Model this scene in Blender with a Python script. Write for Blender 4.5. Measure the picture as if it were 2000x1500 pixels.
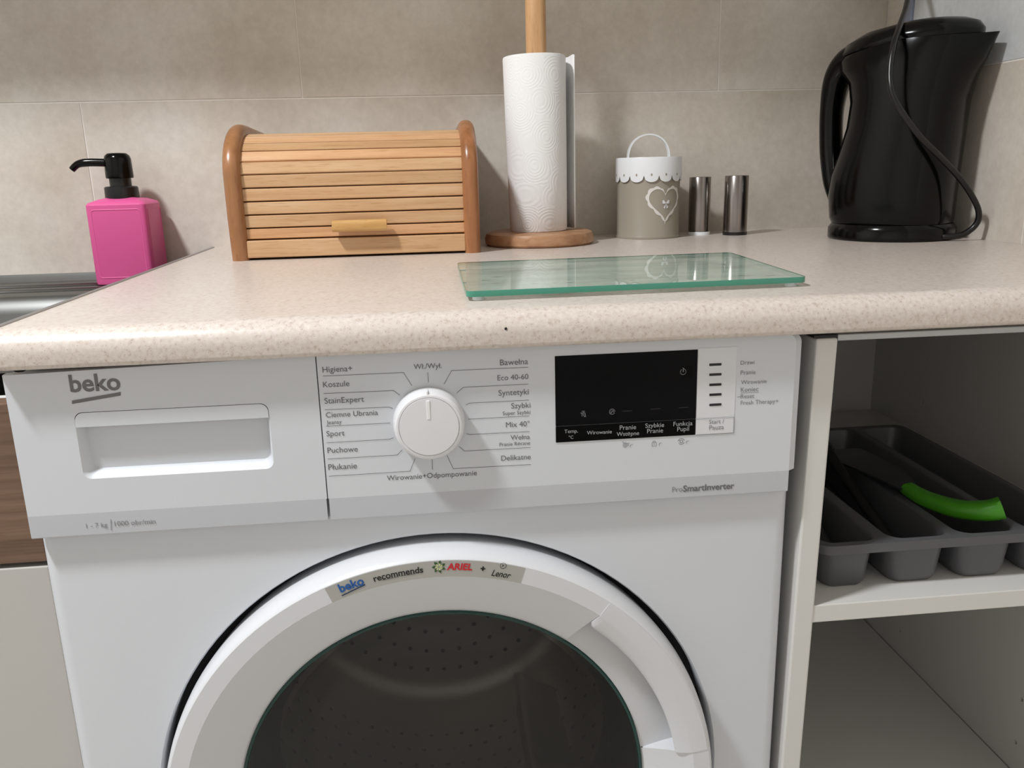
import bpy, bmesh, math, random
from mathutils import Vector, Matrix
random.seed(7)
PI = math.pi
for o in list(bpy.data.objects): bpy.data.objects.remove(o)
SC = bpy.context.scene
COL = SC.collection

# ------------------------------------------------------------------ camera
CAM = Vector((.306459, -.624077, .986378))
YAW, PITCH, ROLL, FPX = .09534, .252078, -.025757, 1640.93
_f = Vector((math.sin(YAW)*math.cos(PITCH), math.cos(YAW)*math.cos(PITCH), -math.sin(PITCH)))
_r0 = Vector((math.cos(YAW), -math.sin(YAW), 0)); _u0 = _r0.cross(_f)
_r = math.cos(ROLL)*_r0 + math.sin(ROLL)*_u0
_u = -math.sin(ROLL)*_r0 + math.cos(ROLL)*_u0
cd = bpy.data.cameras.new('camera'); cam = bpy.data.objects.new('camera', cd); COL.objects.link(cam)
cd.sensor_width = 36; cd.lens = FPX/2000*36; cd.clip_start = .02
cam.matrix_world = Matrix(((_r.x, _u.x, -_f.x, CAM.x), (_r.y, _u.y, -_f.y, CAM.y), (_r.z, _u.z, -_f.z, CAM.z), (0, 0, 0, 1)))
SC.camera = cam
def ray(px): return _r*((px[0]-1000)/FPX) + _u*((750-px[1])/FPX) + _f
def ony(px, y): d = ray(px); return CAM + d*((y-CAM.y)/d.y)     # photo pixel -> point on a plane of known depth
def onz(px, z): d = ray(px); return CAM + d*((z-CAM.z)/d.z)

# ------------------------------------------------------------------ world, lamp, exposure
W = bpy.data.worlds.new('world'); SC.world = W; W.use_nodes = True
W.node_tree.nodes['Background'].inputs[0].default_value = (.9, .93, 1, 1)
W.node_tree.nodes['Background'].inputs[1].default_value = 0
vs = SC.view_settings
vs.view_transform = 'Standard'; vs.look = 'None'; vs.gamma = 1; vs.use_curve_mapping = False
vs.exposure = 0.06
LAMP = Vector((-.58, -.42, 2.36))
ld = bpy.data.lights.new('ceiling_lamp_offscreen', 'AREA'); ld.shape = 'DISK'; ld.size = .20; ld.energy = 38; ld.color = (.945, .972, 1)
lo = bpy.data.objects.new('ceiling_lamp_offscreen', ld); COL.objects.link(lo); lo.location = LAMP

# ------------------------------------------------------------------ materials
def lin(c):
    return tuple((x/255/12.92 if x/255 <= .04045 else ((x/255+.055)/1.055)**2.4) for x in c) + (1,)
def mat(name, col, rough=.5, metal=0, spec=.5, trans=0, coat=0, emit=None):
    m = bpy.data.materials.new(name); m.use_nodes = True
    b = m.node_tree.nodes['Principled BSDF']
    b.inputs['Base Color'].default_value = lin(col); b.inputs['Roughness'].default_value = rough
    b.inputs['Metallic'].default_value = metal; b.inputs['Specular IOR Level'].default_value = spec
    b.inputs['Transmission Weight'].default_value = trans; b.inputs['Coat Weight'].default_value = coat
    if emit: b.inputs['Emission Color'].default_value = lin(col); b.inputs['Emission Strength'].default_value = emit
    return m
def nd(m, t, **kw):
    n = m.node_tree.nodes.new(t)
    for k, v in kw.items(): setattr(n, k, v)
    return n
def lk(m, a, b): m.node_tree.links.new(a, b)
def texco(m, scale=(1, 1, 1), kind='Object', rnd=False):
    tc = nd(m, 'ShaderNodeTexCoord'); mp = nd(m, 'ShaderNodeMapping'); mp.inputs['Scale'].default_value = scale
    lk(m, tc.outputs[kind], mp.inputs['Vector'])
    if rnd:
        oi = nd(m, 'ShaderNodeObjectInfo'); vm = nd(m, 'ShaderNodeVectorMath', operation='SCALE'); vm.inputs[0].default_value = (37, 19, 53)
        lk(m, oi.outputs['Random'], vm.inputs['Scale']); lk(m, vm.outputs[0], mp.inputs['Location'])
    return mp.outputs[0]
def noise(m, vec, scale, detail=4, rough=.5):
    n = nd(m, 'ShaderNodeTexNoise'); n.inputs['Scale'].default_value = scale; n.inputs['Detail'].default_value = detail; n.inputs['Roughness'].default_value = rough
    lk(m, vec, n.inputs['Vector']); return n.outputs['Fac']
def ramp(m, fac, stops):
    r = nd(m, 'ShaderNodeValToRGB'); e = r.color_ramp.elements
    while len(e) < len(stops): e.new(.5)
    for el, (p, c) in zip(e, stops): el.position = p; el.color = lin(c)
    lk(m, fac, r.inputs[0]); return r.outputs[0]
def bsdf(m): return m.node_tree.nodes['Principled BSDF']
def bump(m, h, strength=.2, dist=.001):
    b = nd(m, 'ShaderNodeBump'); b.inputs['Strength'].default_value = strength; b.inputs['Distance'].default_value = dist
    lk(m, h, b.inputs['Height']); lk(m, b.outputs[0], bsdf(m).inputs['Normal'])
def mixc(m, a, b, fac, mode='MIX'):
    n = nd(m, 'ShaderNodeMix', data_type='RGBA', blend_type=mode)
    for inp, v in ((n.inputs[6], a), (n.inputs[7], b), (n.inputs[0], fac)):
        if isinstance(v, (int, float)): inp.default_value = v
        elif isinstance(v, tuple): inp.default_value = v
        else: lk(m, v, inp)
    return n.outputs[2]

M = {}
M['white'] = mat('white_enamel', (213, 216, 221), .32)
M['panel'] = mat('white_plastic', (213, 216, 221), .38)
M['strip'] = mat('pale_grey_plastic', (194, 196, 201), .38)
M['ring'] = mat('door_white_plastic', (216, 217, 220), .3)
M['knob'] = mat('knob_plastic', (226, 226, 228), .25)
M['print'] = mat('grey_print', (104, 104, 106), .6)
M['print_light'] = mat('light_grey_print', (138, 138, 141), .6)
M['logo'] = mat('logo_grey', (112, 110, 110), .45)
M['black_panel'] = mat('black_display', (6, 6, 9), .3, spec=.12)
M['black_touch'] = mat('black_touch_strip', (3, 3, 4), .3, spec=.1)
M['screen_print'] = mat('screen_print', (170, 172, 176), .6)
M['screen_dim'] = mat('screen_dim', (52, 52, 56), .6)
M['dark'] = mat('dark_mark', (28, 28, 30), .5)
M['rubber'] = mat('grey_rubber', (38, 38, 42), .6)
M['sticker'] = mat('silver_sticker', (172, 170, 164), .35)
M['blue'] = mat('blue_print', (28, 88, 158), .5)
M['navy'] = mat('navy_print', (30, 50, 82), .5)
M['red'] = mat('red_print', (200, 28, 44), .5)
M['green_dk'] = mat('green_print', (46, 84, 40), .5)
M['lime'] = mat('lime_print', (206, 214, 150), .5)
M['ink'] = mat('black_ink', (24, 24, 26), .5)
M['teal'] = mat('teal_glass_edge', (34, 92, 84), .2)
M['board_edge'] = mat('board_edge_teal', (70, 140, 118), .2)
M['rimglass'] = mat('glass_rim_teal', (14, 58, 54), .25)
M['steel'] = mat('brushed_steel', (146, 140, 136), .24, 1)
M['sinksteel'] = mat('sink_steel', (118, 118, 116), .4, 1)
M['alu'] = mat('aluminium', (176, 178, 180), .38, .85)
M['drum'] = mat('drum_steel', (205, 203, 200), .38, 1)
M['black_plastic'] = mat('black_gloss_plastic', (5, 5, 5), .15, spec=.25)
M['black_matt'] = mat('black_plastic', (20, 20, 22), .35)
M['cord'] = mat('cord_rubber', (14, 14, 15), .3)
M['cab'] = mat('white_laminate', (216, 214, 210), .42)
M['door_greige'] = mat('greige_front', (190, 187, 182), .4)
M['tray'] = mat('grey_tray_plastic', (88, 88, 91), .38)
M['green'] = mat('green_handle', (68, 146, 26), .35)
M['darkblade'] = mat('dark_utensil', (46, 46, 48), .35)
M['enamel'] = mat('white_tin', (236, 238, 240), .28)
M['tin'] = mat('taupe_tin', (160, 152, 138), .34)
M['lace'] = mat('white_lace_print', (228, 224, 220), .5)
M['pink'] = mat('pink_ceramic', (222, 92, 152), .42)
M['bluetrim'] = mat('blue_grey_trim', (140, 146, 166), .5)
M['roomwall'] = mat('room_wall', (222, 219, 215), .9)
M['ceil'] = mat('room_ceiling', (232, 230, 226), .9)
M['floor'] = mat('room_floor', (200, 194, 186), .5)
M['grout'] = mat('grout', (232, 226, 218), .8)
M['lampglass'] = mat('lamp_glass', (245, 243, 238), .5)
M['particle'] = mat('raw_chipboard', (70, 46, 34), .9)

# worktop: warm beige granulated laminate
m = M['top'] = mat('speckled_laminate', (214, 198, 182), .3)
v = texco(m)
base = ramp(m, noise(m, v, 300, 3, .6), [(.28, (186, 171, 158)), (.42, (209, 197, 187)), (.6, (217, 206, 197)), (.74, (227, 218, 210))])
spk = ramp(m, noise(m, v, 600, 2, .5), [(.64, (255, 255, 255)), (.74, (160, 138, 120))])
lk(m, mixc(m, base, spk, .55, 'MULTIPLY'), bsdf(m).inputs['Base Color'])
# tiles
def tilemat(name, a, b, c):
    m = mat(name, a, .42); v = texco(m, rnd=True)
    n1 = ramp(m, noise(m, v, 5, 6, .6), [(.3, a), (.52, b), (.72, c)])
    n2 = ramp(m, noise(m, v, 90, 4, .7), [(.3, (226, 224, 222)), (.7, (255, 255, 255))])
    lk(m, mixc(m, n1, n2, .5, 'MULTIPLY'), bsdf(m).inputs['Base Color'])
    bump(m, noise(m, v, 160, 3), .08, .0006); return m
M['tile'] = tilemat('concrete_look_tile', (203, 192, 178), (219, 210, 198), (229, 222, 213))
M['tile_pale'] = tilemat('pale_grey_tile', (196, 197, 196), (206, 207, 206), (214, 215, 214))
# woods (grain along local x, y or z)
def wood(name, a, b, c, sc, rough=.35):
    m = mat(name, a, rough); v = texco(m, sc, rnd=True)
    col = ramp(m, noise(m, v, 1, 5, .6), [(.28, a), (.5, b), (.72, c)])
    pores = ramp(m, noise(m, v, 5, 2, .5), [(.32, (205, 180, 150)), (.42, (255, 255, 255))])
    col = mixc(m, col, pores, .35, 'MULTIPLY')
    oi = nd(m, 'ShaderNodeObjectInfo'); rr = ramp(m, oi.outputs['Random'], [(0, (226, 212, 196)), (.5, (250, 246, 240)), (1, (255, 236, 222))])
    lk(m, mixc(m, col, rr, .8, 'MULTIPLY'), bsdf(m).inputs['Base Color'])
    return m
M['beech'] = wood('beech_slat', (198, 158, 118), (213, 175, 134), (222, 190, 154), (7, 110, 110))
M['beech_side'] = wood('beech_side', (140, 98, 64), (162, 114, 76), (178, 130, 92), (60, 60, 9), .28)
M['beech_knob'] = wood('pale_wood', (206, 160, 96), (218, 176, 114), (230, 194, 134), (14, 120, 120))
M['beech_pole'] = wood('pole_wood', (190, 154, 112), (204, 168, 124), (214, 182, 140), (120, 120, 10))
M['beech_disc'] = wood('disc_wood', (160, 116, 84), (186, 144, 110), (206, 170, 138), (16, 60, 60))
M['oak'] = wood('oak_front', (90, 73, 61), (114, 95, 80), (130, 110, 94), (4, 4, 120), .5)
# paper
m = M['paper'] = mat('paper', (240, 239, 238), .9)
v = texco(m, (1, 1, 1)); vo = nd(m, 'ShaderNodeTexVoronoi', distance='EUCLIDEAN'); vo.inputs['Scale'].default_value = 32; lk(m, v, vo.inputs['Vector'])
mt = nd(m, 'ShaderNodeMath', operation='SINE'); mu = nd(m, 'ShaderNodeMath', operation='MULTIPLY'); mu.inputs[1].default_value = 60
lk(m, vo.outputs['Distance'], mu.inputs[0]); lk(m, mu.outputs[0], mt.inputs[0]); bump(m, mt.outputs[0], .18, .0005)
# brushed steel streaks
m = M['steel']; v = texco(m, (400, 400, 6)); bump(m, noise(m, v, 1, 2), .05, .0004)
# glass (thin, tinted; fresnel reflection over a see-through body)
def glassmat(name, tint, ior=1.5, rough=.02, dens=None):
    m = bpy.data.materials.new(name); m.use_nodes = True; nt = m.node_tree; nt.nodes.remove(nt.nodes['Principled BSDF'])
    out = nt.nodes['Material Output']; tr = nd(m, 'ShaderNodeBsdfTransparent'); gl = nd(m, 'ShaderNodeBsdfGlossy'); fr = nd(m, 'ShaderNodeFresnel'); mx = nd(m, 'ShaderNodeMixShader')
    tr.inputs[0].default_value = lin(tint); gl.inputs['Roughness'].default_value = rough; geo = nd(m, 'ShaderNodeNewGeometry'); mr = nd(m, 'ShaderNodeMapRange'); mr.inputs['To Min'].default_value = ior; mr.inputs['To Max'].default_value = 1/ior
    lk(m, geo.outputs['Backfacing'], mr.inputs['Value']); lk(m, mr.outputs[0], fr.inputs['IOR'])
    lk(m, fr.outputs[0], mx.inputs[0]); lk(m, tr.outputs[0], mx.inputs[1]); lk(m, gl.outputs[0], mx.inputs[2]); lk(m, mx.outputs[0], out.inputs[0]); return m
M['glass_board'] = glassmat('green_tinted_glass', (244, 250, 247), 1.42, .012)
M['glass_door'] = glassmat('smoked_glass', (192, 190, 188), 1.5, .03)
M['glass_bowl'] = glassmat('bowl_glass', (235, 235, 233), 1.35, .05)

# ------------------------------------------------------------------ mesh helpers
def link(name, me, m, parent=None, smooth=False, loc=None):
    o = bpy.data.objects.new(name, me); COL.objects.link(o)
    if m is not None: me.materials.append(M[m] if isinstance(m, str) else m)
    if smooth:
        for p in me.polygons: p.use_smooth = True
    if parent: o.parent = parent
    if loc: o.location = loc
    return o
def obj(name, bm, m, parent=None, smooth=False, ang=None, loc=None):
    bmesh.ops.recalc_face_normals(bm, faces=bm.faces)
    if ang is not None:
        for e in bm.edges:
            if len(e.link_faces) == 2 and e.calc_face_angle(0) > math.radians(ang): e.smooth = False
        smooth = True
    me = bpy.data.meshes.new(name); bm.to_mesh(me); bm.free()
    return link(name, me, m, parent, smooth, loc)
def thing(name, label, cat, loc=(0, 0, 0), group=None, rotz=0):
    o = bpy.data.objects.new(name, None); COL.objects.link(o); o.location = loc; o.rotation_euler = (0, 0, rotz); o.empty_display_size = .02
    return tag(o, label, cat, group)
def tag(o, label, cat, group=None):
    o['label'] = label; o['category'] = cat
    if group: o['group'] = group
    return o
def struct(o): o['kind'] = 'structure'; return o
def bx(bm, x0, x1, y0, y1, z0, z1, bev=0, seg=2):
    r = bmesh.ops.create_cube(bm, size=1); vs_ = r['verts']
    for v in vs_: v.co = Vector((x0+(v.co.x+.5)*(x1-x0), y0+(v.co.y+.5)*(y1-y0), z0+(v.co.z+.5)*(z1-z0)))
    if bev:
        es = list({e for v in vs_ for e in v.link_edges}); bmesh.ops.bevel(bm, geom=es, offset=bev, segments=seg, affect='EDGES', profile=.5)
    return bm
def box(*a, **k): return bx(bmesh.new(), *a, **k)
def loft(rings, close=True, caps=True, bm=None):
    bm = bm or bmesh.new(); R = [[bm.verts.new(p) for p in r] for r in rings]; n = len(rings[0])
    for a, b in zip(R, R[1:]):
        for i in range(n if close else n-1):
            j = (i+1) % n; bm.faces.new((a[i], a[j], b[j], b[i]))
    if caps and close:
        bm.faces.new(R[0]); bm.faces.new(R[-1])
    return bm
def lathe(prof, cx=0, cy=0, n=48, caps=False, bm=None):     # profile (r, z) about a vertical axis
    return loft([[(cx+r*math.cos(2*PI*i/n), cy+r*math.sin(2*PI*i/n), z) for i in range(n)] for r, z in prof], True, caps, bm)
def lathe_y(prof, cx, cz, a0=0, a1=2*PI, n=120, bm=None):   # profile (r, y) about an axis along y
    full = abs(a1-a0-2*PI) < 1e-6
    ang = [a0+(a1-a0)*i/n for i in range(n if full else n+1)]
    return loft([[(cx+r*math.cos(t), y, cz+r*math.sin(t)) for t in ang] for r, y in prof], full, False, bm)
def tube(path, rad, n=10, bm=None, caps=True, squash=1.0):
    P = [Vector(p) for p in path]; rings = []; up = None
    for i, p in enumerate(P):
        t = (P[min(i+1, len(P)-1)]-P[max(i-1, 0)]).normalized()
        if up is None: up = (Vector((0, 0, 1)) if abs(t.z) < .9 else Vector((1, 0, 0)))
        s = t.cross(up).normalized(); up = s.cross(t).normalized()
        r = rad[i] if isinstance(rad, (list, tuple)) else rad
        rings.append([p + s*(r*math.cos(2*PI*k/n)*squash) + up*(r*math.sin(2*PI*k/n)) for k in range(n)])
    return loft(rings, True, caps, bm)
def smoothpath(pts, sub=8):
    P = [Vector(p) for p in pts]; out = []
    for i in range(len(P)-1):
        p0, p1, p2, p3 = P[max(i-1, 0)], P[i], P[i+1], P[min(i+2, len(P)-1)]
        for k in range(sub):
            t = k/sub
            out.append(.5*((2*p1)+(-p0+p2)*t+(2*p0-5*p1+4*p2-p3)*t*t+(-p0+3*p1-3*p2+p3)*t**3))
    return out+[P[-1]]
def prism(poly, f0, f1, bm=None):      # poly in 2D, f0/f1 map (a,b) to 3D for both ends
    return loft([[f0(*p) for p in poly], [f1(*p) for p in poly]], True, True, bm)
def rrect(x0, x1, z0, z1, r, n=6):
    out = []
    for cx, cz, a in ((x1-r, z1-r, 0), (x0+r, z1-r, 90), (x0+r, z0+r, 180), (x1-r, z0+r, 270)):
        for k in range(n+1):
            t = math.radians(a+90*k/n); out.append((cx+r*math.cos(t), cz+r*math.sin(t)))
    return out
def plate(outer, holes, f, bm=None):   # flat face with holes; f maps 2D to 3D
    bm = bm or bmesh.new(); es = []; loops = []
    for lp in [outer]+holes:
        vv = [bm.verts.new(f(*p)) for p in lp]; loops.append(vv)
        for i in range(len(vv)): es.append(bm.edges.new((vv[i], vv[(i+1) % len(vv)])))
    bmesh.ops.triangle_fill(bm, use_beauty=True, edges=es)
    return bm, loops
def skirt(bm, loop, f):                # pull a loop of vertices along f to make a wall
    nv = [bm.verts.new(f(v.co)) for v in loop]; n = len(loop)
    for i in range(n): bm.faces.new((loop[i], loop[(i+1) % n], nv[(i+1) % n], nv[i]))
    return nv
def ribbon(bm, pts, w, f):             # flat polyline of width w in a plane, f maps 2D to 3D
    for a, b in zip(pts, pts[1:]):
        a = Vector(a); b = Vector(b); d = b-a
        if d.length < 1e-9: continue
        d.normalize(); n = Vector((-d.y, d.x))*w/2; a = a-d*w*.3; b = b+d*w*.3
        bm.faces.new([bm.verts.new(f(*p)) for p in (a-n, b-n, b+n, a+n)])
    return bm
def text_mesh(s, bold=0.0, shear=0.0):
    cu = bpy.data.curves.new('t', 'FONT'); cu.body = s; cu.size = 1; cu.offset = bold; cu.shear = shear; cu.fill_mode = 'FRONT'; cu.resolution_u = 4
    o = bpy.data.objects.new('t', cu); COL.objects.link(o)
    dg = bpy.context.evaluated_depsgraph_get(); me = bpy.data.meshes.new_from_object(o.evaluated_get(dg))
    bpy.data.objects.remove(o); bpy.data.curves.remove(cu); me.materials.clear()
    xs = [v.co.x for v in me.vertices]
    return me, min(xs), max(xs)
LIFT = .0003
def lettering(s, pL, pR, y, m, parent, bold=0.0, shear=0.0, aspect=1.0, name='lettering'):
    """text on a vertical plane facing the room: baseline from photo pixel pL to pixel pR"""
    A = ony(pL, y-LIFT); B = ony(pR, y-LIFT); me, x0, x1 = text_mesh(s, bold, shear); k = (B.x-A.x)/(x1-x0)
    for v in me.vertices: v.co = Vector((A.x+(v.co.x-x0)*k, y-LIFT, A.z+v.co.y*k*aspect))
    me.update(); return link(name, me, m, parent)

# ------------------------------------------------------------------ setting
D = .641; ZC = .885; XR = .995
XJ, ZJ = .1426, 1.088
def tile(parent, x0, x1, z0, z1, m='tile', axis='y', pos=D):
    g = .0008
    if axis == 'y': bm = box(x0+g, x1-g, pos, pos+.006, z0+g, z1-g, bev=.0004, seg=1)
    else: bm = box(pos, pos+.006, x0+g, x1-g, z0+g, z1-g, bev=.0004, seg=1)
    return obj('tile', bm, m, parent)
wb = struct(obj('wall_back', box(-1.7, XR+.02, D+.0007, D+.12, 0, 2.45), 'grout'))
for row, (z0, off) in enumerate(((ZJ-.3, -.3), (ZJ, 0), (ZJ+.3, -.3))):
    x = XJ+off-1.8
    while x < XR:
        a, b = max(x, -1.69), min(x+.6, XR)
        if b-a > .02: tile(wb, a, b, z0, z0+.3)
        x += .6
wr = struct(obj('wall_right', box(XR+.0007, XR+.12, -1.9, D+.12, 0, 2.45), 'grout'))
ZR = 1.0925
for a, b in ((.3, D), (-.3, .3)): tile(wr, a, b, ZR-.3, ZR, 'tile', 'x', XR)
tile(wr, .589, D, ZR, ZR+.3, 'tile', 'x', XR)
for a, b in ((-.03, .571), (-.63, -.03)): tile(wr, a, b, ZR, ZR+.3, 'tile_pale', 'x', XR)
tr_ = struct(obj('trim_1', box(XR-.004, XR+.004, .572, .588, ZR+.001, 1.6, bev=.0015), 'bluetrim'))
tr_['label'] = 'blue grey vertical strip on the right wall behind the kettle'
struct(obj('wall_left', box(-1.82, -1.7, -1.9, D+.12, 0, 2.45), 'roomwall'))
struct(obj('wall_front', box(-1.82, XR+.12, -2.02, -1.9, 0, 2.45), 'roomwall'))
struct(obj('floor', box(-1.82, XR+.12, -2.02, D+.12, -.1, 0), 'floor'))
struct(obj('ceiling', box(-1.82, XR+.12, -2.02, D+.12, 2.45, 2.55), 'ceil'))

# wall cupboard over the worktop (above the frame, it shades the upper tiles)
wc = thing('wall_cupboard', 'white wall cupboard hung on the tiles above the worktop', 'cupboard', (0, 0, 0))
obj('body', box(-1.1, XR-.002, .30, D-.0005, 1.515, 2.1), 'cab', wc)
for i in range(3):
    x0 = -1.1+i*.697
    d_ = obj('door', box(x0+.002, x0+.694, .281, .299, 1.51, 2.1, bev=.002), 'cab', wc)
    obj('handle', tube([(x0+.60, .281, 1.555), (x0+.60, .262, 1.555), (x0+.60, .262, 1.70), (x0+.60, .281, 1.70)], .005), 'steel', d_)
cl = thing('ceiling_lamp', 'round flat ceiling lamp with a white shade', 'lamp', (LAMP.x, LAMP.y, 2.45))
obj('base', lathe([(.0, 0), (.155, 0), (.155, -.03), (.14, -.035), (.0, -.035)], n=40), 'alu', cl)
obj('shade', lathe([(.14, -.034), (.145, -.05), (.13, -.07), (.0, -.075)], n=40), 'lampglass', cl, True)

# ------------------------------------------------------------------ worktop
def arc(cy, cz, r, a0, a1, n=8, rz=None):
    rz = rz or r
    return [(cy+r*math.cos(math.radians(a0+(a1-a0)*k/n)), cz+rz*math.sin(math.radians(a0+(a1-a0)*k/n))) for k in range(n+1)]
wt = thing('worktop', 'beige speckled worktop with a rounded front edge above the washing machine', 'worktop', (0, 0, 0))
sec = [(D-.0002, ZC), (.2, ZC)] + arc(-.001, ZC-.017, .0195, 90, 180, 12, .017) + arc(-.0165, ZC-.024, .004, 180, 270, 5) + [(D-.0002, ZC-.028)]
obj('slab', prism(sec, lambda y, z: (.0, y, z), lambda y, z: (XR-.0005, y, z)), 'top', wt, ang=50)
obj('end_strip', prism([(D-.001, ZC+.0012), (.0, ZC+.0012)] + arc(-.001, ZC-.017, .0200, 90, 180, 10, .0182) + [(-.0205, ZC-.027), (D-.001, ZC-.027)],
    lambda y, z: (-.0035, y, z), lambda y, z: (-.0002, y, z)), 'alu', wt, ang=40)
p_ = ony((988, 642), -.0203)
cb = bmesh.new(); bmesh.ops.create_icosphere(cb, subdivisions=2, radius=.0011, matrix=Matrix.Translation((p_.x, -.0203, p_.z)) @ Matrix.Diagonal((1, .4, 1, 1)))
obj('chip', cb, 'dark', wt)
# ------------------------------------------------------------------ washing machine
PYF = -.008; XC, ZD = .3000, .4655
wm = thing('washing_machine', 'white front loading washing machine under the beige worktop', 'washing machine', (.3, .28, 0))
def wpart(name, bm, m, parent=None, **k):
    o = obj(name, bm, m, None, **k); par = parent or wm; o.parent = par
    o.matrix_parent_inverse = par.matrix_world.inverted() if par is not wm else Matrix.Translation((-.3, -.28, 0))
    return o
def sub(o, par):       # re-parent a mesh given in world coordinates to a part of the washing machine
    o.parent = par
    if par is wm: o.matrix_parent_inverse = Matrix.Translation((-.3, -.28, 0))
    return o
X0, X1, ZB, ZT = .0, .5955, .015, .8515
# body: rounded shell with a round door opening
shell = []
for cx, cy, a in ((X0+.012, .012, 180), (X1-.012, .012, 270)):
    for k in range(7):
        t = math.radians(a+90*k/6); shell.append((cx+.012*math.cos(t), cy+.012*math.sin(t)))
bm = bmesh.new()
n_ = 120; circ = [(XC+.2395*math.cos(2*PI*i/n_), ZD+.2395*math.sin(2*PI*i/n_)) for i in range(n_)]
bm, loops = plate([(X0+.012, ZB), (X1-.012, ZB), (X1-.012, ZT), (X0+.012, ZT)], [circ], lambda x, z: (x, 0, z), bm)
l1 = skirt(bm, loops[1], lambda c: Vector((XC+(c.x-XC)*.994, .0025, ZD+(c.z-ZD)*.994)))
l2 = skirt(bm, l1, lambda c: Vector((c.x, .03, c.z)))
side = [(X0+.012, .0)] + [(X0+.012-.012*math.sin(math.radians(15*k)), .012-.012*math.cos(math.radians(15*k))) for k in range(1, 7)] + [(X0, .56)]
side2 = [(X1-(x-X0), y) for x, y in side]
for sd in (side, side2):
    loft([[(x, y, ZB) for x, y in sd], [(x, y, ZT) for x, y in sd]], False, False, bm)
bm.faces.new([bm.verts.new(p) for p in ((X0, .56, ZB), (X1, .56, ZB), (X1, .56, ZT), (X0, .56, ZT))])
bm.faces.new([bm.verts.new(p) for p in ((X0+.01, .0, ZT), (X1-.01, .0, ZT), (X1, .56, ZT), (X0, .56, ZT))])
bmesh.ops.remove_doubles(bm, verts=bm.verts, dist=1e-5)
body = wpart('body', bm, 'white', ang=35)
for x in (.05, .547):
    for y in (.06, .5): wpart('foot', lathe([(0, 0), (.02, 0), (.02, .008), (.008, .01), (.008, .016), (0, .016)], x, y, 16), 'black_matt')
wpart('gasket', lathe_y([(.239, .028), (.20, .03), (.185, .05), (.175, .09), (.17, .10)], XC, ZD), 'rubber', smooth=True)
# panel pieces: front face, slanted lower band, right end with rounded corner
SPX = 0.2206; ZP0, ZP1 = 0.7251, .8562; ZS = 0.7432
def panel_piece(x0, x1, holes, rl=.0007, rr=.0004, topr=0, zl=None):
    bm = bmesh.new()
    out = [(x0+rl, ZS), (x1-rr, ZS), (x1-rr, ZP1-topr)]
    if topr:
        out += [(x1-rr-topr+topr*math.cos(math.radians(a)), ZP1-topr+topr*math.sin(math.radians(a))) for a in range(15, 91, 15)]
    else: out += [(x1-rr, ZP1)]
    out += [(x0+rl, zl or ZP1)]
    bm, lo = plate(out, holes, lambda x, z: (x, PYF, z), bm)
    o = skirt(bm, lo[0], lambda c: Vector((x0 if c.x < (x0+x1)/2 else c.x+rr, PYF+.0025 if c.x < (x0+x1)/2 else PYF+.004, c.z)))
    skirt(bm, o, lambda c: Vector((c.x, .0, c.z)))
    return bm, lo
# --- detergent drawer (left piece)
GX0, GX1, GZ0, GZ1, GZM = 0.0445, 0.183, 0.7702, 0.8217, 0.8106
hole = rrect(GX0, GX1, GZ0, GZ1, .006)
bm, lo = panel_piece(-.0005, SPX-.00006, [hole], zl=.8517)
def rec(c):
    return Vector((GX0+.002+(c.x-GX0)*(GX1-GX0-.004)/(GX1-GX0), PYF+.0012, GZ0+.002+(c.z-GZ0)*(GZ1-GZ0-.004)/(GZ1-GZ0)))
drawer = wpart('detergent_drawer', bm, 'panel', ang=25)
# recess lofted back: steep top, rounded floor
rb = bmesh.new()
def rr_at(ins, zlift, y):
    return [(x, y, z) for x, z in rrect(GX0+ins, GX1-ins*.6, GZ0+zlift, GZ1-.001, max(.006-ins*.1, .003))]
rings = [rr_at(0, 0, PYF), rr_at(.0012, .0012, PYF+.001), rr_at(.004, .0045, PYF+.006), rr_at(.008, .0085, PYF+.013), rr_at(.0125, .0125, PYF+.0205), rr_at(.0145, .016, PYF+.0225)]
loft(rings, True, False, rb); rb.faces.new([rb.verts.new(p) for p in rings[-1]]); bmesh.ops.remove_doubles(rb, verts=rb.verts, dist=1e-6)
wpart('handle_recess', rb, 'panel', drawer, ang=50)
gb = bmesh.new()
gout = [(GX0+.0004, GZM), (GX1-.0004, GZM)] + [p for p in rrect(GX0+.0004, GX1-.0004, GZ0, GZ1-.0004, .006) if p[1] > GZM+.001 and True]
gp = [p for p in gout[2:]]
prism([(GX0+.0004, GZM), (GX1-.0004, GZM)] + gp, lambda x, z: (x, PYF-.0002+(GZ1-z)*-.03, z), lambda x, z: (x, PYF+.005, z), gb)
wpart('handle_grip', gb, 'panel', drawer, ang=30)
# --- control panel (right piece)
bm, lo = panel_piece(SPX+.00006, X1-.0008, [], rl=.0004, rr=.006, topr=.008)
cpan = wpart('control_panel', bm, 'panel', ang=25)
for par, a, b in ((drawer, -.0005, SPX-.0004), (cpan, SPX+.0004, X1-.0012)):
    prof = [(PYF, ZS), (PYF, ZS-.009), (PYF+.0001, ZP0+.0008), (PYF+.0008, ZP0), (0, ZP0)]
    sb = prism([(PYF+.0005, ZS)] and [(PYF, ZS)] + prof[1:] + [(0, ZS)], lambda y, z: (a+.0006, y, z), lambda y, z: (b-(.0006 if par is drawer else .0055), y, z))
    wpart('lower_band', sb, 'strip', par, ang=40)
fpan = lambda x, z: (x, PYF-LIFT, z)
def C1(u, v): return (u/3.0303, 650+v/3.0303)
def C2(u, v): return (610+u/4.34783, 680+v/4.34783)
def C3(u, v): return (1060+u/3.7037, 650+v/3.7037)
def P2(px, y=PYF): q = ony(px, y); return (q.x, q.z)
def sublet(*a, **k):
    par = a[5]; o = lettering(a[0], a[1], a[2], a[3], a[4], None, **k); return sub(o, par)
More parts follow.
